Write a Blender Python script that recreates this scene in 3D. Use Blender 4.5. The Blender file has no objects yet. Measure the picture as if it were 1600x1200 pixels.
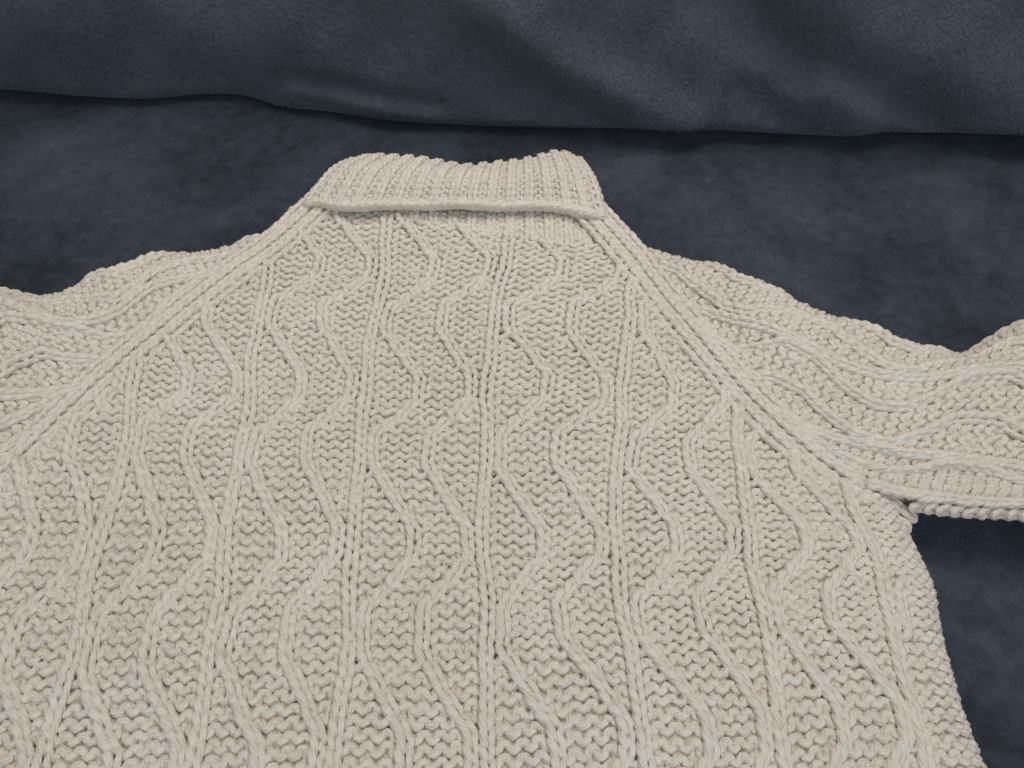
import bpy, math
import numpy as np

# ------------------------------------------------------------------ camera, world, light
sc = bpy.context.scene
PITCH = math.radians(52.0)
F = 1256.0                      # focal length in photo pixels (1600 wide)
L = 0.485                       # camera to sweater surface along the axis, metres
ZT = 0.030                      # height of the sweater surface over the sofa seat
CAM = np.array([0.0, -L * math.cos(PITCH), ZT + L * math.sin(PITCH)])

cam_d = bpy.data.cameras.new("camera")
cam = bpy.data.objects.new("camera", cam_d)
sc.collection.objects.link(cam)
cam.location = CAM
cam.rotation_euler = (math.pi / 2 - PITCH, 0, 0)
cam_d.sensor_fit = 'HORIZONTAL'
cam_d.sensor_width = 36.0
cam_d.lens = 36.0 * F / 1600.0
cam_d.clip_start = 0.01
cam_d.clip_end = 50
sc.camera = cam

world = bpy.data.worlds.new("World")
sc.world = world
world.use_nodes = True
bg = world.node_tree.nodes["Background"]
bg.inputs[0].default_value = (0.90, 0.95, 1.0, 1)
bg.inputs[1].default_value = 0.26


def area(name, loc, target, size, power, color):
    d = bpy.data.lights.new(name, 'AREA')
    d.shape = 'DISK'
    d.size = size
    d.energy = power
    d.color = color
    o = bpy.data.objects.new(name, d)
    sc.collection.objects.link(o)
    o.location = loc
    v = np.array(target) - np.array(loc)
    v = v / np.linalg.norm(v)
    o.rotation_euler = (math.acos(-v[2]), 0, math.atan2(v[0], -v[1]) if False else math.atan2(-v[0], v[1]))
    return o


area("ceiling_lamp", (0.05, 0.36, 1.05), (0, 0.02, 0), 0.8, 7.3, (1.0, 0.945, 0.865))
area("front_fill_light", (0.3, -1.7, 1.1), (0, 0.2, 0.1), 1.4, 11.5, (0.90, 0.95, 1.0))  # added cool fill from the camera side to brighten backrest and sweater, no window

vs = sc.view_settings
vs.view_transform = 'Standard'
vs.look = 'None'
vs.exposure = -0.04
vs.gamma = 1.0
vs.use_curve_mapping = False
sc.cycles.use_denoising = True
sc.cycles.max_bounces = 8
sc.cycles.diffuse_bounces = 5

rng = np.random.default_rng(7)

# ------------------------------------------------------------------ helpers
cp, sp_ = math.cos(PITCH), math.sin(PITCH)


def unproject(px, py, z):
    """photo pixel (1600x1200) -> point of the place at height z"""
    px = np.asarray(px, float); py = np.asarray(py, float)
    dx = (px - 800) / F
    dy = -(py - 600) / F
    d = np.stack([dx, cp + dy * sp_, -sp_ + dy * cp], -1)
    t = (z - CAM[2]) / d[..., 2]
    return CAM + d * t[..., None]


def pts(lst, z):
    a = np.array(lst, float)
    z = np.broadcast_to(np.asarray(z, float), (len(a),))
    return unproject(a[:, 0], a[:, 1], z)


def smooth_fn(x, y, sig, ends=0.06):
    """smooth interpolating function through traced points with straight ends"""
    o = np.argsort(x); x = np.asarray(x)[o]; y = np.asarray(y)[o]
    g = np.linspace(x[0] - 0.5, x[-1] + 0.5, 1400)
    k0 = min(len(x) - 1, max(1, np.searchsorted(x, x[0] + ends)))
    k1 = max(0, min(len(x) - 2, np.searchsorted(x, x[-1] - ends)))
    s0 = (y[k0] - y[0]) / (x[k0] - x[0]); s1 = (y[-1] - y[k1]) / (x[-1] - x[k1])
    v = np.interp(g, x, y)
    v = np.where(g < x[0], y[0] + s0 * (g - x[0]), v)
    v = np.where(g > x[-1], y[-1] + s1 * (g - x[-1]), v)
    n = max(1, int(3 * sig / (g[1] - g[0])))
    ker = np.exp(-0.5 * (np.arange(-n, n + 1) * (g[1] - g[0]) / sig) ** 2); ker /= ker.sum()
    vp = np.concatenate([v[0] - (v[1] - v[0]) * np.arange(n, 0, -1), v, v[-1] + (v[-1] - v[-2]) * np.arange(1, n + 1)])
    v = np.convolve(vp, ker, 'valid')
    return lambda q: np.interp(q, g, v)


def catmull(V, t):
    """V: (K, n) values at integer knots, t: (n,) -> (n,)"""
    K = V.shape[0]
    i = np.clip(np.floor(t).astype(int), 0, K - 2)
    f = t - i
    n = np.arange(V.shape[1])
    p1 = V[i, n]; p2 = V[i + 1, n]
    p0 = np.where(i > 0, V[np.maximum(i - 1, 0), n], 2 * p1 - p2)
    p3 = np.where(i < K - 2, V[np.minimum(i + 2, K - 1), n], 2 * p2 - p1)
    return p1 + 0.5 * f * (p2 - p0 + f * (2 * p0 - 5 * p1 + 4 * p2 - p3 + f * (3 * (p1 - p2) + p3 - p0)))


def sines(x, y, comps):
    z = 0
    for a, kx, ky, ph in comps:
        z = z + a * np.sin(kx * x + ky * y + ph)
    return z


def poly_dist(P, C):
    """signed distance of plan points P (n,2) to polyline C (m,2): + on the left of its direction; and arclength"""
    best = np.full(len(P), 1e9); sgn = np.ones(len(P)); arc = np.zeros(len(P)); s0 = 0.0
    for i in range(len(C) - 1):
        a, b = C[i], C[i + 1]
        d = b - a; ln = np.hypot(*d)
        t = ((P - a) @ d) / ln ** 2
        lo = -1e9 if i == 0 else 0.0
        hi = 1e9 if i == len(C) - 2 else 1.0
        tc = np.clip(t, lo, hi)
        q = P - (a + tc[:, None] * d)
        dist = np.hypot(q[:, 0], q[:, 1])
        m = dist < best
        best = np.where(m, dist, best)
        cr = d[0] * q[:, 1] - d[1] * q[:, 0]
        sgn = np.where(m, np.sign(cr), sgn)
        arc = np.where(m, s0 + tc * ln, arc)
        s0 += ln
    return best * sgn, arc


# ------------------------------------------------------------------ materials
def new_mat(name):
    m = bpy.data.materials.new(name)
    m.use_nodes = True
    nt = m.node_tree
    b = nt.nodes["Principled BSDF"]
    return m, nt, b


def N(nt, kind, **kw):
    n = nt.nodes.new(kind)
    for k, v in kw.items():
        setattr(n, k, v)
    return n


def mathn(nt, op, a, b=None):
    n = N(nt, 'ShaderNodeMath', operation=op)
    for i, v in enumerate((a, b)):
        if v is None:
            continue
        if isinstance(v, (int, float)):
            n.inputs[i].default_value = v
        else:
            nt.links.new(v, n.inputs[i])
    return n.outputs[0]


def yarn_material(name, ply=True):
    m, nt, b = new_mat(name)
    lk = nt.links.new
    tc = N(nt, 'ShaderNodeTexCoord')
    big = N(nt, 'ShaderNodeTexNoise'); big.inputs['Scale'].default_value = 14.0; big.inputs['Detail'].default_value = 3
    lk(tc.outputs['Object'], big.inputs['Vector'])
    fine = N(nt, 'ShaderNodeTexNoise'); fine.inputs['Scale'].default_value = 160.0; fine.inputs['Detail'].default_value = 3
    lk(tc.outputs['Object'], fine.inputs['Vector'])
    ramp = N(nt, 'ShaderNodeValToRGB')
    ramp.color_ramp.elements[0].position = 0.33
    ramp.color_ramp.elements[0].color = (0.72, 0.642, 0.556, 1)
    ramp.color_ramp.elements[1].position = 0.67
    ramp.color_ramp.elements[1].color = (0.795, 0.74, 0.672, 1)
    mx = N(nt, 'ShaderNodeMix', data_type='FLOAT'); mx.inputs[0].default_value = 0.6
    lk(big.outputs['Fac'], mx.inputs[2]); lk(fine.outputs['Fac'], mx.inputs[3])
    lk(mx.outputs[0], ramp.inputs['Fac'])
    lk(ramp.outputs['Color'], b.inputs['Base Color'])
    b.inputs['Roughness'].default_value = 0.95
    b.inputs['Specular IOR Level'].default_value = 0.08
    b.inputs['Sheen Weight'].default_value = 0.12
    b.inputs['Sheen Roughness'].default_value = 0.6
    b.inputs['Sheen Tint'].default_value = (1.0, 0.97, 0.92, 1)
    if ply:
        uv = N(nt, 'ShaderNodeUVMap', uv_map='yarn')
        sep = N(nt, 'ShaderNodeSeparateXYZ')
        lk(uv.outputs['UV'], sep.inputs[0])
        a = mathn(nt, 'MULTIPLY', sep.outputs['X'], 2 * math.pi / 0.021)   # twist pitch of the plied yarn
        c = mathn(nt, 'MULTIPLY', sep.outputs['Y'], 2 * math.pi)
        w = mathn(nt, 'SINE', mathn(nt, 'MULTIPLY', mathn(nt, 'ADD', a, c), 4.0))
        fib = N(nt, 'ShaderNodeTexNoise'); fib.inputs['Scale'].default_value = 900.0; fib.inputs['Detail'].default_value = 2
        lk(tc.outputs['Object'], fib.inputs['Vector'])
        h = mathn(nt, 'ADD', mathn(nt, 'MULTIPLY', w, 0.00030), mathn(nt, 'MULTIPLY', fib.outputs['Fac'], 0.00075))
        bp = N(nt, 'ShaderNodeBump'); bp.inputs['Strength'].default_value = 0.75; bp.inputs['Distance'].default_value = 1.0
        lk(h, bp.inputs['Height'])
        lk(bp.outputs['Normal'], b.inputs['Normal'])
    return m


M_YARN = yarn_material("cream_wool_yarn")
M_INNER = yarn_material("cream_wool_inner", ply=False)
M_FUZZ, _nt, _b = new_mat("wool_fibre")
_b.inputs['Base Color'].default_value = (0.74, 0.70, 0.64, 1)
_b.inputs['Roughness'].default_value = 0.9
_b.inputs['Specular IOR Level'].default_value = 0.1


def plush_material(name, bump_mm, scale, c0, c1, sheen):
    m, nt, b = new_mat(name)
    lk = nt.links.new
    tc = N(nt, 'ShaderNodeTexCoord')
    nap = N(nt, 'ShaderNodeTexNoise'); nap.inputs['Scale'].default_value = 8.0; nap.inputs['Detail'].default_value = 5; nap.inputs['Roughness'].default_value = 0.62
    nap.inputs['Distortion'].default_value = 0.5
    off = N(nt, 'ShaderNodeVectorMath', operation='ADD'); off.inputs[1].default_value = (0.37, 1.9, 0.0)
    lk(tc.outputs['Object'], off.inputs[0])
    lk(off.outputs[0], nap.inputs['Vector'])
    ramp = N(nt, 'ShaderNodeValToRGB')
    ramp.color_ramp.elements[0].position = 0.38
    ramp.color_ramp.elements[0].color = c0
    ramp.color_ramp.elements[1].position = 0.66
    ramp.color_ramp.elements[1].color = c1
    nap2 = N(nt, 'ShaderNodeTexNoise'); nap2.inputs['Scale'].default_value = 95.0; nap2.inputs['Detail'].default_value = 6; nap2.inputs['Roughness'].default_value = 0.7
    lk(tc.outputs['Object'], nap2.inputs['Vector'])
    mixn = N(nt, 'ShaderNodeMix', data_type='FLOAT'); mixn.inputs[0].default_value = 0.38
    lk(nap.outputs['Fac'], mixn.inputs[2]); lk(nap2.outputs['Fac'], mixn.inputs[3])
    lk(mixn.outputs[0], ramp.inputs['Fac'])
    lk(ramp.outputs['Color'], b.inputs['Base Color'])
    b.inputs['Roughness'].default_value = 0.9
    b.inputs['Specular IOR Level'].default_value = 0.1
    b.inputs['Sheen Weight'].default_value = sheen
    b.inputs['Sheen Roughness'].default_value = 0.5
    b.inputs['Sheen Tint'].default_value = (0.62, 0.70, 0.90, 1)
    mp = N(nt, 'ShaderNodeMapping')
    mp.inputs['Rotation'].default_value = (0.3, 0.2, 0.6)
    mp.inputs['Scale'].default_value = (1.0, 0.5, 0.7)
    lk(tc.outputs['Object'], mp.inputs['Vector'])
    pile = N(nt, 'ShaderNodeTexNoise'); pile.inputs['Scale'].default_value = scale; pile.inputs['Detail'].default_value = 3
    pile.inputs['Distortion'].default_value = 0.8
    lk(mp.outputs['Vector'], pile.inputs['Vector'])
    bp = N(nt, 'ShaderNodeBump'); bp.inputs['Strength'].default_value = 0.8; bp.inputs['Distance'].default_value = bump_mm * 0.001
    lk(pile.outputs['Fac'], bp.inputs['Height'])
    lk(bp.outputs['Normal'], b.inputs['Normal'])
    return m


M_SEAT = plush_material("slate_plush_seat", 1.6, 420.0, (0.026, 0.031, 0.043, 1), (0.078, 0.092, 0.126, 1), 0.10)
M_BACK = plush_material("slate_plush_back", 4.0, 300.0, (0.070, 0.081, 0.105, 1), (0.114, 0.130, 0.163, 1), 0.15)


# ------------------------------------------------------------------ object makers
def mesh_obj(name, verts, faces, mat, parent=None, uv=None, smooth=True):
    verts = np.ascontiguousarray(verts, np.float32); faces = np.ascontiguousarray(faces, np.int32)
    me = bpy.data.meshes.new(name)
    nv, nf, k = len(verts), len(faces), faces.shape[1]
    me.vertices.add(nv); me.vertices.foreach_set("co", verts.ravel())
    me.loops.add(nf * k); me.loops.foreach_set("vertex_index", faces.ravel())
    me.polygons.add(nf)
    me.polygons.foreach_set("loop_start", np.arange(0, nf * k, k, dtype=np.int32))
    me.polygons.foreach_set("loop_total", np.full(nf, k, np.int32))
    if smooth:
        me.polygons.foreach_set("use_smooth", np.ones(nf, bool))
    if uv is not None:
        l = me.uv_layers.new(name="yarn")
        l.data.foreach_set("uv", np.ascontiguousarray(uv, np.float32).ravel())
    me.update(calc_edges=True)
    me.validate()
    me.materials.append(mat)
    o = bpy.data.objects.new(name, me)
    sc.collection.objects.link(o)
    if parent is not None:
        o.parent = parent
    return o


def empty(name, loc=(0, 0, 0)):
    o = bpy.data.objects.new(name, None)
    sc.collection.objects.link(o)
    o.location = loc
    return o


FUZZ_P, FUZZ_N = [], []
SIDES = 8


class Patch:
    """a piece of knitting: one continuous yarn per row, looped through the row below, laid on a surface P(col,row)"""

    def __init__(self, P, S=13, A=0.76, a=0.128, ak=0.168, d=0.00138, rk=0.00208, rp=0.0021, bulge=0.0017, jit=1.0, hz=0.0):
        self.P, self.S, self.A, self.a, self.d, self.ak = P, S, A, a, d, ak
        self.rk, self.rp, self.bulge, self.jit, self.hz = rk, rp, bulge, jit, hz
        self.rows = []

    def surf(self, u, v):
        e = 0.05
        p = self.P(u, v)
        du = self.P(u + e, v) - self.P(u - e, v)
        dv = self.P(u, v + e) - self.P(u, v - e)
        n = np.cross(du, dv)
        n /= np.linalg.norm(n, axis=1)[:, None] + 1e-12
        return p, n

    def add_row(self, r, cols, sign, gid, shift=None, lift=None, asym=None):
        """cols: consecutive ints; sign +1 purl, -1 knit; gid group; shift: function v-> offset per stitch or None"""
        self.rows.append((r, np.asarray(cols), np.asarray(sign, float), np.asarray(gid), shift, lift, asym))

    def build(self):
        S = self.S
        U, V, Z, R, ringrow, G, starts = [], [], [], [], [], [], []
        base = 0
        faces_ring, faces_gid = [], []
        for ri, (r, cols, sg, gid, shift, lift, asym) in enumerate(self.rows):
            n = len(cols)
            if n < 1:
                continue
            j = np.arange(n * S + 1)
            st = np.minimum(j // S, n - 1)
            t = (j - st * S) / S * 2 * np.pi
            c = cols[st]
            wC = (1 - np.cos(t)) / 2
            wB = 1 - wC
            right = t > np.pi
            nb = np.clip(np.where(right, st + 1, st - 1), 0, n - 1)
            q = 0.5 * wB ** 2
            s_eff = sg[st] * (1 - q) + sg[nb] * q
            J = self.jit
            row_t = 1 + rng.normal(0, 0.025)
            slow = 1 + 0.06 * np.sin(c * 0.55 + r * 0.31) * np.sin(c * 0.23 - r * 0.47 + 1.3)

            def jitter(scale):
                jb = np.clip(rng.standard_t(5, n + 1), -3.2, 3.2) * scale * 0.74; jc = np.clip(rng.standard_t(5, n), -3.2, 3.2) * scale * 0.74
                return jc[st] * wC + jb[np.where(right, st + 1, st)] * wB
            Aj = self.A * row_t * (1 + jitter(0.05 * J))
            kn0 = (1 - s_eff) / 2
            aj = self.a + (self.ak - self.a) * kn0
            u = c - 0.5 + t / (2 * np.pi) + aj * np.sin(2 * t) + jitter(0.045 * J)
            v = r - Aj * np.cos(t) + jitter(0.055 * J)
            if shift is not None:
                u = u + shift(st, v) * (1 - wB ** 3)
            bl = self.bulge * (lift[st] if lift is not None else 1.0)
            z = s_eff * self.d * np.cos(2 * t) + np.where(s_eff < 0, -s_eff * bl, -s_eff * 0.35 * self.bulge) + jitter(0.00022 * J) + self.hz
            kn = (1 - s_eff) / 2
            rad = (self.rp + (self.rk - self.rp) * kn) * slow * (1 + jitter(0.065 * J))
            leg = np.sin(t) * kn * (asym[st] if asym is not None else 0.0)     # one leg of each knit stitch lies on top
            rad = rad * (1 + 0.17 * leg); z = z + 0.00055 * leg
            rad[0] *= 0.15; rad[-1] *= 0.15
            m = len(j)
            U.append(u); V.append(v); Z.append(z); R.append(rad); ringrow.append(np.full(m, ri))
            fr = base + np.arange(n * S)
            faces_ring.append(fr); faces_gid.append(np.repeat(gid, S))
            starts.append((base, m))
            base += m
        U = np.concatenate(U); V = np.concatenate(V); Z = np.concatenate(Z); R = np.concatenate(R)
        p, nrm = self.surf(U, V)
        if np.median(nrm[:, 2]) < 0:
            nrm = -nrm
        C = p + nrm * Z[:, None]
        T = np.empty_like(C)
        arc = np.empty(len(C))
        for b0, m in starts:
            x = C[b0:b0 + m]
            T[b0:b0 + m] = np.gradient(x, axis=0)
            dd = np.linalg.norm(np.diff(x, axis=0), axis=1)
            arc[b0:b0 + m] = np.concatenate([[0], np.cumsum(dd)]) + rng.uniform(0, 0.01)
        T /= np.linalg.norm(T, axis=1)[:, None] + 1e-12
        B = np.cross(T, nrm); B /= np.linalg.norm(B, axis=1)[:, None] + 1e-9
        Nn = np.cross(B, T)
        k = np.arange(SIDES) / SIDES * 2 * np.pi
        off = np.cos(k)[None, :, None] * Nn[:, None, :] + np.sin(k)[None, :, None] * B[:, None, :]
        verts = C[:, None, :] + off * R[:, None, None]
        self.verts = verts.reshape(-1, 3)
        fr = np.concatenate(faces_ring); self.gid = np.concatenate(faces_gid)
        ks = np.arange(SIDES); k2 = (ks + 1) % SIDES
        a0 = fr[:, None] * SIDES + ks; a1 = fr[:, None] * SIDES + k2
        b0_ = (fr[:, None] + 1) * SIDES + ks; b1 = (fr[:, None] + 1) * SIDES + k2
        self.quads = np.stack([a0, a1, b1, b0_], -1)                 # (nring, SIDES, 4)
        uA = arc[fr][:, None] + 0 * ks; uB = arc[fr + 1][:, None] + 0 * ks
        v0 = np.broadcast_to(ks / SIDES, uA.shape); v1 = np.broadcast_to((ks + 1) / SIDES, uA.shape)
        self.uv = np.stack([np.stack([uA, v0], -1), np.stack([uA, v1], -1), np.stack([uB, v1], -1), np.stack([uB, v0], -1)], -2)
        # points for the woolly fuzz
        sel = rng.integers(0, len(C), len(C) * 2)
        kk = rng.integers(0, SIDES, len(sel))
        front = (off[sel, kk] * nrm[sel]).sum(1) > -0.2
        FUZZ_P.append(verts[sel, kk][front]); FUZZ_N.append(off[sel, kk][front])
        return self

    def part(self, name, g, parent, mat=None):
        m = np.isin(self.gid, g)
        if not m.any():
            return None
        f = self.quads[m].reshape(-1, 4); uv = self.uv[m].reshape(-1, 2)
        ids, inv = np.unique(f, return_inverse=True)
        return mesh_obj(name, self.verts[ids], inv.reshape(-1, 4), mat or M_YARN, parent, uv)

    def sheet(self, name, us, vs_, keep, depth, parent):
        """the closed inner face of the fabric, just behind the loops"""
        uu, vv = np.meshgrid(us, vs_)
        p, n = self.surf(uu.ravel(), vv.ravel())
        if np.median(n[:, 2]) < 0:
            n = -n
        p = p - n * depth
        ok = keep(uu.ravel(), vv.ravel(), p).reshape(uu.shape)
        W = len(us)
        i, j = np.meshgrid(np.arange(len(vs_) - 1), np.arange(W - 1), indexing='ij')
        q = np.stack([i * W + j, i * W + j + 1, (i + 1) * W + j + 1, (i + 1) * W + j], -1).reshape(-1, 4)
        fo = ok.ravel()[q].all(1)
        q = q[fo]
        ids, inv = np.unique(q, return_inverse=True)
        return mesh_obj(name, p[ids], inv.reshape(-1, 4), M_INNER, parent)


def s_cont(r):
    """sideways travel (0..3 stitches) of the wavy ribs at row r"""
    d = np.mod(-np.asarray(r, float), 16.0)
    s = np.interp(d, [0, 1.5, 7.7, 10.0, 14.3, 16], [0, 0, 3, 3, 0, 0])
    return s


def pattern(cols, r, shift_rows=0.0):
    """sign, group and integer travel for a row. groups: 0 ground, 1000+k rib, 2000+2k / 2001+2k wavy ribs"""
    cols = np.asarray(cols)
    k = np.floor_divide(cols, 9); m = np.mod(cols, 9)
    si = int(np.floor(float(s_cont(r + shift_rows)) + 0.5)); si = min(si, 3)
    sign = np.ones(len(cols)); gid = np.zeros(len(cols), int); wave = np.zeros(len(cols), bool)
    rib = m == 0; sign[rib] = -1; gid[rib] = 1000 + k[rib]
    w1 = m == 1 + si; sign[w1] = -1; gid[w1] = 2000 + 2 * k[w1]; wave |= w1
    w2 = m == 5 + si; sign[w2] = -1; gid[w2] = 2001 + 2 * k[w2]; wave |= w2
    return sign, gid, wave, si


def make_shift(wave, si, ph):
    def f(st, v):
        return np.where(wave[st], s_cont(v + ph) - si, 0.0)
    return f


def wave_lift(wave, r):
    d = float(np.mod(-r, 16.0))
    k = float(np.interp(d, [0, 1.5, 3, 8, 9.5, 10.5, 13.5, 15, 16], [0.85, 1.0, 1.2, 1.2, 0.95, 0.40, 0.40, 0.75, 0.85]))
    return np.where(wave, k, 1.0)


def runs(mask):
    idx = np.flatnonzero(mask)
    if len(idx) == 0:
        return []
    cut = np.flatnonzero(np.diff(idx) > 1)
    return [s for s in np.split(idx, cut + 1)]


# ------------------------------------------------------------------ the sofa
def plane_grid(nx, ny):
    i, j = np.meshgrid(np.arange(ny - 1), np.arange(nx - 1), indexing='ij')
    return np.stack([i * nx + j, i * nx + j + 1, (i + 1) * nx + j + 1, (i + 1) * nx + j], -1).reshape(-1, 4)


sofa = empty("sofa", (0, 0, 0))
sofa["label"] = "slate blue plush sofa that the cream sweater lies on"
sofa["category"] = "sofa"

# seat: a padded slab with a soft top
nx, ny = 260, 170
xs = np.linspace(-1.0, 1.0, nx)
prof_y = np.concatenate([[-0.52, -0.535, -0.54], np.linspace(-0.535, 0.46, ny - 3)])
prof_z = np.concatenate([[-0.16, -0.10, -0.035], np.zeros(ny - 3)])
X, Y = np.meshgrid(xs, prof_y)
Zs = np.repeat(prof_z[:, None], nx, 1)
bumps = sines(X, Y, [(0.0016, 9, 4, 0.3), (0.0012, -6, 13, 1.2), (0.0009, 17, 9, 2.0), (0.0007, 24, -15, 0.6)])
Zs = Zs + bumps - 0.0035
edge = np.clip((Y + 0.54) / 0.08, 0, 1)
Zs = Zs - 0.03 * (1 - edge) ** 2
mesh_obj("seat_cushion", np.stack([X, Y, Zs], -1).reshape(-1, 3), plane_grid(nx, ny), M_SEAT, sofa)

# backrest: a soft cover leaning back, its lower edge rolled in just above the seat
edge_px = [(-500, 128), (-250, 130), (0, 134), (100, 141), (220, 143), (300, 137), (380, 139), (430, 156), (520, 164), (600, 176), (700, 183), (800, 186),
           (1000, 190), (1100, 194), (1250, 202), (1330, 204), (1400, 196), (1440, 203), (1500, 207), (1600, 208), (1850, 212), (2100, 212)]
E = pts(edge_px, 0.012)
edge_fn = smooth_fn(E[:, 0], E[:, 1], 0.010)
gap_px = [(-500, 4), (0, 9), (120, 3), (220, 1.5), (330, 6), (380, 4), (430, 2), (640, 2.0), (1000, 3), (1100, 7), (1250, 7), (1340, 4), (1430, 7), (1500, 16), (1600, 14), (2100, 12)]
gp = pts([(a, 200) for a, _ in gap_px], 0.012)
gap_fn = smooth_fn(gp[:, 0], [g * 0.00055 for _, g in gap_px], 0.012)
LEAN = math.radians(16)
nxb, nsb = 420, 150
xb = np.linspace(-1.0, 1.0, nxb)
sl = np.linspace(0, 0.52, nsb)
under = np.linspace(0, 1, 14)[:-1]


def backrest_plane(px, py):
    """photo pixel -> (x, s) on the nominal leaning plane of the backrest"""
    d = np.stack([(np.asarray(px) - 800) / F, cp - (np.asarray(py) - 600) / F * sp_, -sp_ - (np.asarray(py) - 600) / F * cp], -1)
    y0 = 0.285
    nrm = np.array([0, -math.cos(LEAN), math.sin(LEAN)])
    t = ((np.array([0, y0, 0.0]) - CAM) @ nrm) / (d @ nrm)
    p = CAM + d * t[:, None]
    return np.stack([p[:, 0], (p[:, 2]) / math.cos(LEAN)], -1)


folds = [  # photo polyline, ridge height (m), width (m)
    ([(700, -60), (790, 30), (870, 95), (960, 140), (1070, 186)], 0.010, 0.016),
    ([(760, 60), (850, 135), (950, 175)], -0.008, 0.016),
    ([(1130, -40), (1210, 40), (1290, 95), (1370, 140), (1440, 185)], -0.012, 0.020),
    ([(1260, -40), (1330, 50), (1430, 110), (1560, 150), (1680, 190)], 0.008, 0.030),
    ([(1290, 115), (1350, 150), (1420, 192)], 0.008, 0.010),
    ([(1200, 95), (1260, 140), (1340, 190)], 0.005, 0.014),
    ([(1160, 125), (1220, 165), (1290, 195)], -0.004, 0.010),
    ([(430, 148), (560, 158), (680, 172)], -0.006, 0.007),
    ([(440, 158), (560, 168), (680, 178)], 0.005, 0.006),
    ([(100, -20), (260, 60), (420, 110)], 0.003, 0.03),
    ([(520, -20), (600, 50), (720, 110)], -0.004, 0.025),
    ([(-200, 60), (0, 40), (250, 60)], 0.003, 0.03),
]
Xb, Sb = np.meshgrid(xb, sl)
disp = np.zeros(Xb.size)
PB = np.stack([Xb.ravel(), Sb.ravel()], -1)
for line, h, w in folds:
    c = backrest_plane(*np.array(line, float).T)
    best = np.full(len(PB), 1e9)
    for i in range(len(c) - 1):
        a, b = c[i], c[i + 1]
        t = np.clip(((PB - a) @ (b - a)) / ((b - a) @ (b - a)), 0, 1)
        q = PB - (a + t[:, None] * (b - a))
        best = np.minimum(best, np.hypot(q[:, 0], q[:, 1]))
    disp += 1.8 * h * np.exp(-0.5 * (best / w) ** 2)
disp += sines(PB[:, 0], PB[:, 1], [(0.003, 5, 7, 0.4), (0.002, 11, -9, 1.1), (0.0016, 21, 14, 2.2), (0.0012, 37, -45, 0.1), (0.0009, 60, 52, 1.1), (0.0006, -95, 88, 0.5)])
disp = disp.reshape(Xb.shape)
ey, gz = edge_fn(xb), gap_fn(xb) + 0.001
lip = 0.022
# profile: underside going back, round lip, then up the leaning face
rows_v = []
for k in under:                                   # underside from far back to the lip
    y = ey + 0.10 * (1 - k) + 0.004
    z = gz + 0.0005 + 0.018 * (1 - k) ** 2 * 0.4
    rows_v.append(np.stack([xb, y, z], -1))
for si_, s in enumerate(sl):
    th = min(s / lip, 1.0) * (math.pi / 2 - LEAN)
    rr = lip / (math.pi / 2)
    y = ey + 0.004 - rr * 0.30 * math.sin(th * 2) * 0.5
    z = gz + rr * (1 - math.cos(th)) * 1.0
    if s > lip:
        y = y + (s - lip) * math.sin(LEAN)
        z = z + (s - lip) * math.cos(LEAN)
    fade = min(1.0, s / 0.02)
    bulge = 0.020 * math.sin(min(s / 0.30, 1.0) * math.pi) ** 1
    dsp = disp[si_] * (0.35 + 0.65 * fade)
    rows_v.append(np.stack([xb, y - (dsp + bulge) * math.cos(LEAN) * fade - dsp * 0.3 * (1 - fade), z + (dsp + bulge) * math.sin(LEAN) * fade], -1))
VB = np.stack(rows_v)
mesh_obj("back_cushion", VB.reshape(-1, 3), plane_grid(nxb, VB.shape[0]), M_BACK, sofa)

def plush_fibre(name, c0, c1):
    m, nt, b = new_mat(name)
    g = N(nt, 'ShaderNodeNewGeometry')
    rm = N(nt, 'ShaderNodeValToRGB')
    rm.color_ramp.elements[0].color = c0; rm.color_ramp.elements[1].color = c1
    nt.links.new(g.outputs['Random Per Island'], rm.inputs['Fac'])
    nt.links.new(rm.outputs['Color'], b.inputs['Base Color'])
    b.inputs['Roughness'].default_value = 0.8
    b.inputs['Specular IOR Level'].default_value = 0.15
    return m


def pile(name, P, Nrm, flow, length, width, mat, parent):
    n = len(P)
    d = Nrm * 0.75 + flow * 1.0 + rng.normal(0, 0.38, (n, 3))
    d /= np.linalg.norm(d, axis=1)[:, None]
    sd = np.cross(d, Nrm + rng.normal(0, 0.5, (n, 3))); sd /= np.linalg.norm(sd, axis=1)[:, None]
    l = length * rng.uniform(0.6, 1.3, (n, 1))
    V = np.stack([P - sd * width - Nrm * 0.0004, P + sd * width - Nrm * 0.0004, P + d * l], 1).reshape(-1, 3)
    o = mesh_obj(name, V, np.arange(3 * n).reshape(-1, 3), mat, parent, smooth=False)
    o["kind"] = "stuff"
    return o


def nap_flow(x, y, seed):
    a = sines(x, y, [(1.3, 21, 13, seed), (1.0, -17, 29, seed * 2), (0.8, 47, 38, seed * 3), (0.6, 83, -61, seed * 5), (0.5, -120, 97, seed * 7)])
    m = 0.75 + 0.5 * sines(x, y, [(0.5, 31, -23, seed + 1), (0.5, 57, 66, seed + 2)])
    return np.cos(a) * m, np.sin(a) * m


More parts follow.
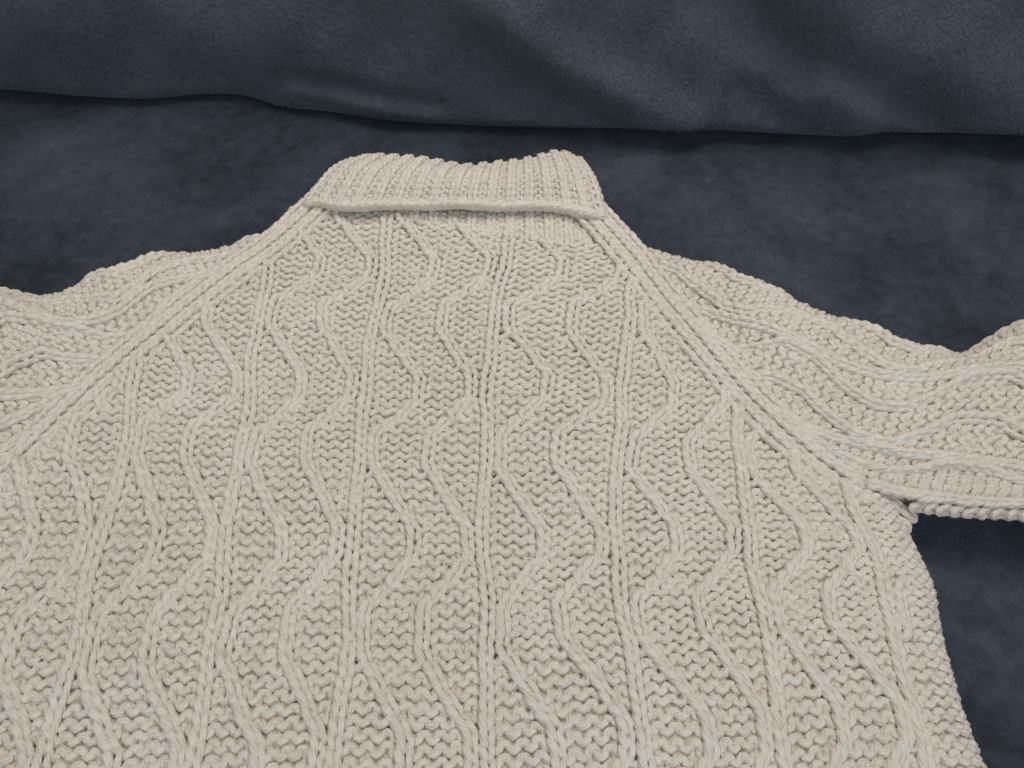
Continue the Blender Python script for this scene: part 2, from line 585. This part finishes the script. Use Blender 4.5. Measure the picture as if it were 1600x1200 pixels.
seat_mesh = bpy.data.objects["seat_cushion"]
n = 120000
px_ = rng.uniform(-0.66, 0.66, n); py_ = rng.uniform(-0.24, 0.36, n)
keep = (py_ > 0.02 - 0.25 * np.clip(np.abs(px_ + 0.02) - 0.12, 0, 0.2)) | (px_ > 0.17)
px_, py_ = px_[keep], py_[keep]
pz_ = sines(px_, py_, [(0.0016, 9, 4, 0.3), (0.0012, -6, 13, 1.2), (0.0009, 17, 9, 2.0), (0.0007, 24, -15, 0.6)]) - 0.0035
fx_, fy_ = nap_flow(px_, py_, 0.7)
one = np.zeros((len(px_), 3)); one[:, 2] = 1
pile("plush_pile", np.stack([px_, py_, pz_], -1), one, np.stack([fx_, fy_, 0 * fx_], -1), 0.0024, 0.00016,
     plush_fibre("slate_pile_seat", (0.025, 0.030, 0.042, 1), (0.078, 0.092, 0.126, 1)), seat_mesh)
n = 100000
gi = rng.uniform(17, 13 + 110, n); gj = rng.uniform(70, nxb - 71, n)
i0 = gi.astype(int); j0 = gj.astype(int); fi = (gi - i0)[:, None]; fj = (gj - j0)[:, None]
A_, B_, C_, D_ = VB[i0, j0], VB[i0, j0 + 1], VB[i0 + 1, j0], VB[i0 + 1, j0 + 1]
Pb = A_ * (1 - fi) * (1 - fj) + B_ * (1 - fi) * fj + C_ * fi * (1 - fj) + D_ * fi * fj
nb_ = np.cross(B_ - A_, C_ - A_); nb_ /= np.linalg.norm(nb_, axis=1)[:, None] + 1e-12
nb_ *= np.where(nb_[:, 1] > 0.3, -1, 1)[:, None]
fx_, fy_ = nap_flow(Pb[:, 0], Pb[:, 2] + 3, 1.9)
fl = np.stack([0.5 + 0.35 * fx_, 0 * fx_, -0.7 + 0.35 * fy_], -1)
pile("plush_pile", Pb, nb_, fl, 0.0028, 0.00032, plush_fibre("slate_pile_back", (0.050, 0.058, 0.076, 1), (0.138, 0.156, 0.190, 1)), bpy.data.objects["back_cushion"])

# ------------------------------------------------------------------ the sweater
sweater = empty("sweater", (0, 0, 0))
sweater["label"] = "cream hand knitted wool turtleneck sweater lying back side up on the sofa"
sweater["category"] = "sweater"

ROW = 0.00635
COLW = 0.0075
Y0 = 0.0522

# --- back panel: the traced upright ribs give the column lines
RIBS = {
    -27: [(207, 630), (200, 680), (188, 730), (178, 790), (160, 840), (145, 900), (135, 960), (120, 1020), (105, 1080), (90, 1150), (75, 1200)],
    -18: [(415, 450), (405, 500), (393, 570), (390, 620), (380, 680), (372, 740), (360, 800), (350, 880), (347, 950), (338, 1010), (328, 1080), (315, 1160), (310, 1200)],
    -9: [(607, 360), (600, 420), (590, 480), (575, 560), (568, 640), (562, 720), (555, 800), (553, 880), (548, 960), (540, 1040), (530, 1120), (525, 1200)],
    0: [(795, 375), (785, 430), (775, 500), (768, 560), (762, 620), (760, 700), (757, 800), (757, 900), (760, 1000), (762, 1100), (765, 1200)],
    9: [(985, 480), (978, 540), (970, 600), (967, 660), (965, 720), (963, 800), (963, 860), (968, 920), (975, 980), (988, 1040), (998, 1100), (1005, 1160), (1010, 1200)],
    18: [(1150, 650), (1155, 700), (1160, 760), (1165, 810), (1175, 870), (1183, 930), (1195, 990), (1205, 1040), (1215, 1100), (1225, 1160), (1230, 1200)],
    27: [(1335, 800), (1348, 830), (1367, 880), (1380, 940), (1395, 1000), (1410, 1060), (1425, 1110), (1440, 1160), (1450, 1200)],
}
rib_fn = []
for c in sorted(RIBS):
    p = pts(RIBS[c], ZT)
    rib_fn.append(smooth_fn(p[:, 1], p[:, 0], 0.012, ends=0.05))

WR = 0.0165


def body_P(u, v):
    u = np.asarray(u, float); v = np.asarray(v, float)
    y = Y0 + ROW * v
    uc = np.minimum(u, 28.9)
    Vv = [f(y) for f in rib_fn]
    Vv = [2 * Vv[0] - Vv[1]] + Vv + [2 * Vv[-1] - Vv[-2]]
    x = catmull(np.stack(Vv), (uc + 36) / 9.0)
    x = x + sines(x, y, [(0.0007, 60, 75, 0.2), (0.0006, 95, -50, 1.4), (0.0004, 150, 130, 2.2)])
    slope = np.interp(v, [-34, -18, 20], [0.06, -0.03, -0.03])
    yy = y + slope * (x + 0.02) + sines(x, y, [(0.0008, 50, 40, 1.2), (0.0006, -85, 60, 0.4), (0.0004, 140, -100, 2.9)])
    z = ZT + sines(x, yy, [(0.0016, 18, 11, 0.4), (0.0012, -25, 21, 1.9), (0.0010, 40, 8, 0.7), (0.0007, 30, 52, 2.6)])
    s = np.maximum(u - 28.9, 0) * 0.0072
    th = np.minimum(s / WR, 2.0)
    x = x + WR * np.sin(th) * 1.0
    z = z - WR * (1 - np.cos(th)) - np.clip(u - 25, 0, 3.5) * 0.0006
    return np.stack([x, yy, z], -1)


# raglan lines (photo points, walking from underarm to neck)
RAG_R = [(1422, 790), (1389, 777), (1340, 757), (1285, 722), (1225, 675), (1172, 620), (1122, 565), (1074, 510), (1030, 455), (990, 405), (955, 364), (930, 338), (900, 312)]
RAG_L = [(-120, 850), (-40, 775), (20, 722), (75, 670), (138, 612), (195, 560), (262, 502), (335, 447), (410, 395), (462, 352), (500, 318), (525, 295)]
ragR = pts(RAG_R, ZT + 0.003); ragL = pts(RAG_L, ZT + 0.003)


def resample(c, step, sig=0.01):
    d = np.concatenate([[0], np.cumsum(np.linalg.norm(np.diff(c[:, :2], axis=0), axis=1))])
    s = np.arange(0, d[-1], step)
    fx = smooth_fn(d, c[:, 0], sig); fy = smooth_fn(d, c[:, 1], sig)
    return fx, fy, d[-1]


fxR, fyR, lenR = resample(ragR, 0.004)
fxL, fyL, lenL = resample(ragL, 0.004)
sR = np.linspace(0, lenR, 60); cR = np.stack([fxR(sR), fyR(sR)], -1)
sL = np.linspace(0, lenL, 60); cL = np.stack([fxL(sL), fyL(sL)], -1)
BAND_COLS = 3
BAND_W = 0.0083
BROW = 0.0071
HALF = BAND_COLS * BAND_W / 2

# lower limit of the neck ribbing (photo), the back panel ends just under it
NECK_LOW = [(440, 318), (520, 318), (600, 328), (680, 345), (740, 355), (800, 362), (860, 372), (910, 378), (960, 374)]
nl = pts(NECK_LOW, ZT)
neck_low_fn = smooth_fn(nl[:, 0], nl[:, 1], 0.01)


def body_inside(p, margin):
    dR, _ = poly_dist(p[:, :2], cR)      # + on the left of the upward walk: the body side
    dL, _ = poly_dist(p[:, :2], cL)      # the body is on the right of the left line
    ok = (dR > HALF - margin) & (-dL > HALF - margin)
    low = p[:, 1] < ragR[0, 1] + 0.012
    ok2 = ok | (low & (p[:, 0] > 0.15) & (-dL > HALF - margin))
    return ok2 & (p[:, 1] < neck_low_fn(p[:, 0]) + margin - 0.002)


body = Patch(body_P)
all_cols = np.arange(-44, 34)
for r in range(-47, 26):
    p = body_P(all_cols.astype(float), np.full(len(all_cols), float(r)))
    ok = body_inside(p, 0.0045)
    for idx in runs(ok):
        cc = all_cols[idx]
        sign, gid, wave, si = pattern(cc, r)
        far = cc > 28
        sign[far] = 1; gid[far] = 0; wave[far] = False
        body.add_row(r, cc, sign, gid, make_shift(wave, si, 0.0), wave_lift(wave, r), np.where(wave, 1.0, 0.45))
body.build()
back_panel = body.part("back_panel", [0], sweater)
back_panel["label"] = "back panel of bumpy purl stitches between upright and wavy ribs"
back_panel["kind"] = "stuff"
for g in sorted(set(body.gid.tolist())):
    if 1000 - 50 < g < 1500:
        body.part("upright_rib", [g], back_panel)
    elif g > 1900:
        body.part("wavy_rib", [g], back_panel)
body.sheet("inner_layer", np.arange(-44, 33.6, 0.5), np.arange(-48, 26, 0.5), lambda u, v, p: body_inside(p, 0.014), 0.0009, back_panel)


# --- raglan seam bands
def band_P(fx, fy, side, z0):
    def P(u, v):
        s = np.asarray(v, float) * BROW
        e = 0.002
        x, y = fx(s), fy(s)
        tx, ty = fx(s + e) - fx(s - e), fy(s + e) - fy(s - e)
        ln = np.hypot(tx, ty)
        nx_, ny_ = ty / ln, -tx / ln                      # to the right of the walk
        o = (np.asarray(u, float) - (BAND_COLS - 1) / 2) * BAND_W
        xx, yy = x + nx_ * o, y + ny_ * o
        crown = -0.10 * (np.abs(o) / HALF) ** 2 * HALF + 0.0004 * np.cos(2 * math.pi * np.asarray(u, float))
        z = z0(s, o) + crown + sines(xx, yy, [(0.0008, 45, 33, 0.4), (0.0007, 70, -51, 1.3)])
        return np.stack([xx, yy, z], -1)
    return P


def zr(s, o):
    f = np.clip(s / lenR, 0, 1)
    return ZT + 0.001 - 0.012 * np.clip(1 - s / 0.05, 0, 1) ** 2 + 0.003 * np.clip((f - 0.8) / 0.2, 0, 1)


def zl(s, o):
    f = np.clip(s / lenL, 0, 1)
    return ZT + 0.001 + 0.003 * np.clip((f - 0.8) / 0.2, 0, 1)


for fx, fy, ln, z0, lab in ((fxR, fyR, lenR, zr, "raglan seam on the right shoulder side of the photo"), (fxL, fyL, lenL, zl, "raglan seam on the left shoulder side of the photo")):
    bp_ = band_P(fx, fy, 1, z0)
    band = Patch(bp_, bulge=0.0010, rk=0.00215, A=0.82, ak=0.15, d=0.0016, jit=0.75)
    for r in range(0, int(ln / BROW)):
        cc = np.arange(0, BAND_COLS)
        band.add_row(r, cc, -np.ones(BAND_COLS), cc)
    band.build()
    root = None
    seam = band.sheet("raglan_seam", np.arange(-0.5, BAND_COLS - 0.4, 0.5), np.arange(0, ln / BROW, 0.5), lambda u, v, p: np.ones(len(u), bool), 0.0020, sweater)
    seam["label"] = lab
    for c in range(BAND_COLS):
        band.part("knit_chain", [c], seam)


# --- sleeves
class Sleeve:
    def __init__(self, lines, e, wrap_lo, wrap_hi, phase, row0, rad_lo=0.014, rad_hi=0.014, zfun=None):
        """lines: {col: (photo points, z)}; e: outward axis on the seat; columns run from the far edge to the near edge"""
        self.e = np.array(e) / np.hypot(*e)
        self.f = np.array([-self.e[1], self.e[0]])
        if self.f[1] > 0:
            self.f = -self.f                       # towards the near edge
        self.cols = sorted(lines)
        self.fn, self.zfn = [], []
        for c in self.cols:
            q = pts(lines[c][0], lines[c][1])
            a = q[:, :2] @ self.e; b = q[:, :2] @ self.f
            self.fn.append(smooth_fn(a, b, 0.007, ends=0.03)); self.zfn.append(smooth_fn(a, q[:, 2], 0.01, ends=0.03))
        self.lo, self.hi = self.cols[0], self.cols[-1]
        self.rad_lo, self.rad_hi = rad_lo, rad_hi
        self.row0 = row0
        self.zfun = zfun

    def P(self, u, v):
        u = np.asarray(u, float); a = self.row0 - np.asarray(v, float) * ROW
        uc = np.clip(u, self.lo, self.hi)
        t = np.interp(uc, self.cols, np.arange(len(self.cols)))
        b = catmull(np.stack([f(a) for f in self.fn]), t)
        z = catmull(np.stack([np.clip(f(a), 0.012, 0.06) for f in self.zfn]), t)
        x = a * self.e[0] + b * self.f[0]; y = a * self.e[1] + b * self.f[1]
        z = z + sines(x, y, [(0.0014, 30, 41, 0.2), (0.0010, 55, -30, 1.0), (0.0007, 90, 64, 1.7)])
        dj = np.clip((np.abs(poly_dist(np.stack([x, y], -1), self.rag)[0]) - HALF) / 0.03, 0, 1)
        dj = dj * dj * (3 - 2 * dj)
        z = (ZT + 0.0005) * (1 - dj) + z * dj
        for ex, sgn, R in ((np.maximum(self.lo - u, 0), -1, self.rad_lo), (np.maximum(u - self.hi, 0), 1, self.rad_hi)):
            th = np.minimum(ex * COLW * 0.9 / R, 2.1)
            x = x + sgn * self.f[0] * R * np.sin(th); y = y + sgn * self.f[1] * R * np.sin(th)
            z = z - R * (1 - np.cos(th))
        return np.stack([x, y, z], -1)


def build_sleeve(sl_, label, inside, c0, c1, r0, r1, ph, edge_col=None):
    pa = Patch(sl_.P, bulge=0.0019)
    cols = np.arange(c0, c1 + 1)
    for r in range(r0, r1 + 1):
        p = sl_.P(cols.astype(float), np.full(len(cols), float(r)))
        ok = inside(p, 0.0075)
        for idx in runs(ok):
            cc = cols[idx]
            sign, gid, wave, si = pattern(cc, r, ph)
            if edge_col is not None:
                far = cc > edge_col - 8
                sign[far] = np.where(cc[far] == edge_col, -1, np.where(gid[far] > 0, sign[far], 1))
                far = cc > edge_col
                sign[far] = 1; gid[far] = 0; wave[far] = False
                mid = (cc > edge_col - 5) & (cc < edge_col)
                sign[mid] = 1; gid[mid] = 0; wave[mid] = False
            pa.add_row(r, cc, sign, gid, make_shift(wave, si, ph), wave_lift(wave, r + ph), np.where(wave, 1.0, 0.45))
    pa.build()
    root = pa.part("sleeve", [0], sweater)
    root["label"] = label
    root["kind"] = "stuff"
    for g in sorted(set(pa.gid.tolist())):
        if 900 < g < 1500:
            pa.part("upright_rib", [g], root)
        elif g > 1900:
            pa.part("wavy_rib", [g], root)
    pa.sheet("inner_layer", np.arange(c0 - 0.5, c1 + 0.6, 0.5), np.arange(r0 - 0.5, r1 + 0.6, 0.5), lambda u, v, p: inside(p, 0.006), 0.0009, root)
    return pa


right_lines = {
    -5: ([(905, 345), (940, 356), (985, 378), (1020, 392), (1060, 408), (1130, 439), (1174, 452), (1210, 473), (1250, 492), (1310, 512), (1360, 528), (1390, 541), (1420, 553), (1465, 566), (1489, 573), (1513, 573), (1531, 562), (1545, 546), (1564, 532), (1600, 516), (1660, 505)], 0.036),
    0: ([(960, 402), (1000, 425), (1060, 460), (1100, 473), (1150, 495), (1200, 515), (1250, 537), (1300, 565), (1330, 581), (1369, 593), (1405, 599), (1435, 599), (1465, 595), (1510, 586), (1555, 579), (1600, 574), (1660, 570)], 0.040),
    9: ([(1010, 520), (1080, 560), (1150, 600), (1220, 638), (1294, 674), (1330, 684), (1360, 693), (1390, 701), (1420, 707), (1450, 711), (1510, 718), (1555, 724), (1600, 730), (1660, 738)], 0.037),
    18: ([(1150, 682), (1250, 715), (1330, 740), (1420, 765), (1450, 769), (1495, 774), (1540, 779), (1600, 785), (1660, 791)], 0.036),
}
slR = Sleeve(right_lines, (0.883, -0.469), 4, 4, 0, 0.0, rad_hi=0.008)
pz = unproject(1255, 540, 0.038)
aR = float(pz[:2] @ slR.e)
slR.row0 = aR
slR.rag = cR


def right_inside(p, margin):
    d, _ = poly_dist(p[:, :2], cR)
    return (-d > HALF - margin) & (p[:, 0] > 0.1)


build_sleeve(slR, "sleeve reaching out of the right side of the photo", right_inside, -9, 19, -36, 50, 0.0, 18)

left_lines = {
    -5: ([(520, 300), (480, 318), (459, 332), (426, 360), (375, 381), (330, 396), (285, 404), (240, 411), (195, 426), (159, 441), (126, 459), (99, 472), (66, 478), (36, 477), (0, 469), (-60, 450)], 0.036),
    0: ([(430, 390), (370, 405), (300, 421), (246, 436), (222, 450), (192, 478), (168, 494), (135, 504), (99, 507), (75, 504), (45, 492), (18, 479), (0, 472), (-60, 450)], 0.040),
    9: ([(330, 490), (260, 530), (200, 565), (141, 588), (99, 600), (60, 608), (24, 614), (0, 618), (-60, 630)], 0.038),
    18: ([(260, 560), (200, 610), (141, 650), (99, 672), (60, 690), (24, 704), (0, 712), (-60, 735)], 0.036),
}
slL = Sleeve(left_lines, (-0.89, -0.456), 4, 4, 0, 0.0)
pz = unproject(160, 500, 0.038)
slL.row0 = float(pz[:2] @ slL.e)
slL.rag = cL


def left_inside(p, margin):
    d, _ = poly_dist(p[:, :2], cL)
    return d > HALF - margin


build_sleeve(slL, "sleeve reaching out of the left side of the photo", left_inside, -9, 24, -26, 46, 4.0)

# --- collar: a turned-down ribbed band, its free edge towards the camera, the fold away from it
COL_B = [(502, 312), (530, 317), (560, 317), (600, 314), (650, 313), (700, 316), (740, 318), (800, 316), (850, 315), (888, 319), (921, 329)]
COL_T = [(566, 250), (580, 247), (600, 249), (650, 256), (690, 264), (720, 268), (750, 266), (800, 261), (840, 251), (868, 245), (889, 250)]
NCOL = 29
tb = np.linspace(0, 1, len(COL_B)); tt = np.linspace(0, 1, len(COL_T))


def line_by_frac(px, zs):
    q = pts(px, zs)
    d = np.concatenate([[0], np.cumsum(np.linalg.norm(np.diff(q, axis=0), axis=1))]); d /= d[-1]
    return [smooth_fn(d, q[:, k], 0.035, ends=0.15) for k in range(3)]


cb = line_by_frac(COL_B, [0.039, 0.0425, 0.0435, 0.044, 0.044, 0.044, 0.044, 0.044, 0.0435, 0.0425, 0.039])
ct = line_by_frac(COL_T, [0.040, 0.046, 0.047, 0.047, 0.046, 0.046, 0.046, 0.047, 0.048, 0.046, 0.038])
NROW = 9.0
FOLD_R = 0.009


def collar_P(u, v):
    u = np.asarray(u, float); v = np.asarray(v, float)
    f = (u + 0.5) / NCOL
    fc = np.clip(f, 0.0, 1.0)
    g = np.clip(v / NROW, -0.3, 1.0)
    B = np.stack([q(fc) for q in cb], -1); T = np.stack([q(fc) for q in ct], -1)
    p = B + (T - B) * g[:, None]
    p[:, 2] += 0.006 * np.sin(np.clip(g, 0, 1) * math.pi)
    up = T - B; up /= np.linalg.norm(up, axis=1)[:, None]
    ex = np.maximum(v - NROW, 0) * ROW
    th = np.minimum(ex / FOLD_R, 2.6)
    p += up * (FOLD_R * np.sin(th))[:, None]
    p[:, 2] -= FOLD_R * (1 - np.cos(th))
    for e_, sg in ((np.maximum(-f, 0), -1), (np.maximum(f - 1, 0), 1)):
        s = e_ * NCOL * 0.0072
        R = 0.011
        t2 = np.minimum(s / R, 2.2)
        p[:, 0] += sg * R * np.sin(t2); p[:, 2] -= R * (1 - np.cos(t2))
    p[:, 2] += sines(p[:, 0], p[:, 1], [(0.0010, 60, 20, 0.3), (0.0007, 110, 70, 1.3)])
    return p


col = Patch(collar_P, bulge=0.0016, rk=0.0021, rp=0.00185, ak=0.14, d=0.0013, jit=0.6)
ccols = np.arange(-3, NCOL + 3)
for r in range(0, 13):
    sign = np.where(ccols % 2 == 0, -1.0, 1.0)
    gid = np.where(ccols % 2 == 0, 100 + ccols, 0)
    col.add_row(r, ccols, sign, gid)
col.build()
collar = col.part("collar", [0], sweater)
collar["label"] = "turned down ribbed turtleneck collar"
collar["kind"] = "stuff"
for g in sorted(set(col.gid.tolist())):
    if g > 0:
        col.part("rib", [g], collar)
col.sheet("inner_layer", np.arange(-3.5, NCOL + 3, 0.5), np.arange(-0.5, 13, 0.5), lambda u, v, p: np.ones(len(u), bool), 0.0024, collar)


# bound-off edge of the collar: a chain of stitches lying along its free edge
def edge_P(u, v):
    v = np.asarray(v, float); u = np.asarray(u, float)
    p = collar_P(v * 0.86 - 3.2, 0 * v - 0.75 + 0.62 * (0.5 - u))
    p[:, 2] += -0.0016 + 0.0024 * 0 
    p[:, 2] -= 0.5 * (np.abs(u) ** 2) * 0.002
    return p


ed = Patch(edge_P, bulge=0.0014, rk=0.0024, A=0.9, ak=0.14, d=0.0012, jit=0.9)
for r in range(2, int((NCOL + 5.0) / 0.86)):
    ed.add_row(r, np.array([0]), np.array([-1.0]), np.array([1]))
ed.build()
ed.part("bound_off_edge", [1], collar)


def edge_under_P(u, v):
    p = edge_P(u, v)
    p[:, 2] -= 0.0034
    p[:, 1] += 0.0016
    return p


ed2 = Patch(edge_under_P, bulge=0.0010, rk=0.0023, A=0.9, ak=0.14, d=0.0012, jit=0.9)
for r in range(2, int((NCOL + 5.0) / 0.86)):
    ed2.add_row(r, np.array([0]), np.array([-1.0]), np.array([1]))
ed2.build()
ed2.part("bound_off_edge", [1], collar)

# --- neck ribbing that shows below the turned-down collar
def neck_P(u, v):
    u = np.asarray(u, float); v = np.asarray(v, float)
    f = np.clip((u + 0.5) / NCOL, -0.06, 1.06)
    x = -0.142 + f * (0.139 + 0.142)
    B = np.stack([q(np.clip(f, 0, 1)) for q in cb], -1)
    x = B[:, 0] * 1.0 + (f - np.clip(f, 0, 1)) * 0.25
    ylow = neck_low_fn(x) - 0.003
    ytop = B[:, 1] + 0.022
    y = ylow + (ytop - ylow) * v / 7.0
    z = ZT + 0.0022 + 0.0002 * v - 0.05 * np.clip(np.abs(f - 0.5) - 0.38, 0, 1)
    xs_ = x + (x + 0.02) * 0.02 * (1 - v / 7.0)
    return np.stack([xs_, y, z], -1)


nk = Patch(neck_P, bulge=0.0012, jit=1.1)
ncols = np.arange(-1, NCOL + 1)
for r in range(0, 7):
    nk.add_row(r, ncols, np.where(ncols % 2 == 0, -1.0, 1.0), np.where(ncols % 2 == 0, 100 + ncols, 0))
nk.build()
neck = nk.part("neck_ribbing", [0], sweater)
neck["kind"] = "stuff"
for g in sorted(set(nk.gid.tolist())):
    if g > 0:
        nk.part("rib", [g], neck)
nk.sheet("inner_layer", np.arange(-1.5, NCOL + 1, 0.5), np.arange(-1, 7.5, 0.5), lambda u, v, p: np.ones(len(u), bool), 0.0026, neck)

# --- woolly fuzz standing off the yarn
FP = np.concatenate(FUZZ_P); FN = np.concatenate(FUZZ_N)
NFZ = min(115000, len(FP))
sel = rng.choice(len(FP), NFZ, replace=False)
P0 = FP[sel]; D0 = FN[sel] + rng.normal(0, 0.55, (NFZ, 3)); D0 /= np.linalg.norm(D0, axis=1)[:, None]
side = np.cross(D0, rng.normal(0, 1, (NFZ, 3))); side /= np.linalg.norm(side, axis=1)[:, None]
ln = rng.gamma(3.0, 0.00042, NFZ)[:, None]
ln[:7000] *= 2.3
w = 0.000034
bend = np.cross(D0, side) * rng.normal(0, 0.4, (NFZ, 1))
A0 = P0 - side * w - D0 * 0.0003; A1 = P0 + side * w - D0 * 0.0003
M0 = P0 + D0 * ln * 0.5 - side * w * 0.8; M1 = P0 + D0 * ln * 0.5 + side * w * 0.8
T0 = P0 + (D0 + bend) * ln
V = np.stack([A0, A1, M0, M1, T0], 1).reshape(-1, 3)
b5 = np.arange(NFZ)[:, None] * 5
Ff = np.concatenate([b5 + [0, 1, 3], b5 + [0, 3, 2], b5 + [2, 3, 4]], 0)
fz = mesh_obj("wool_fuzz", V, Ff, M_FUZZ, sweater)
fz["kind"] = "stuff"
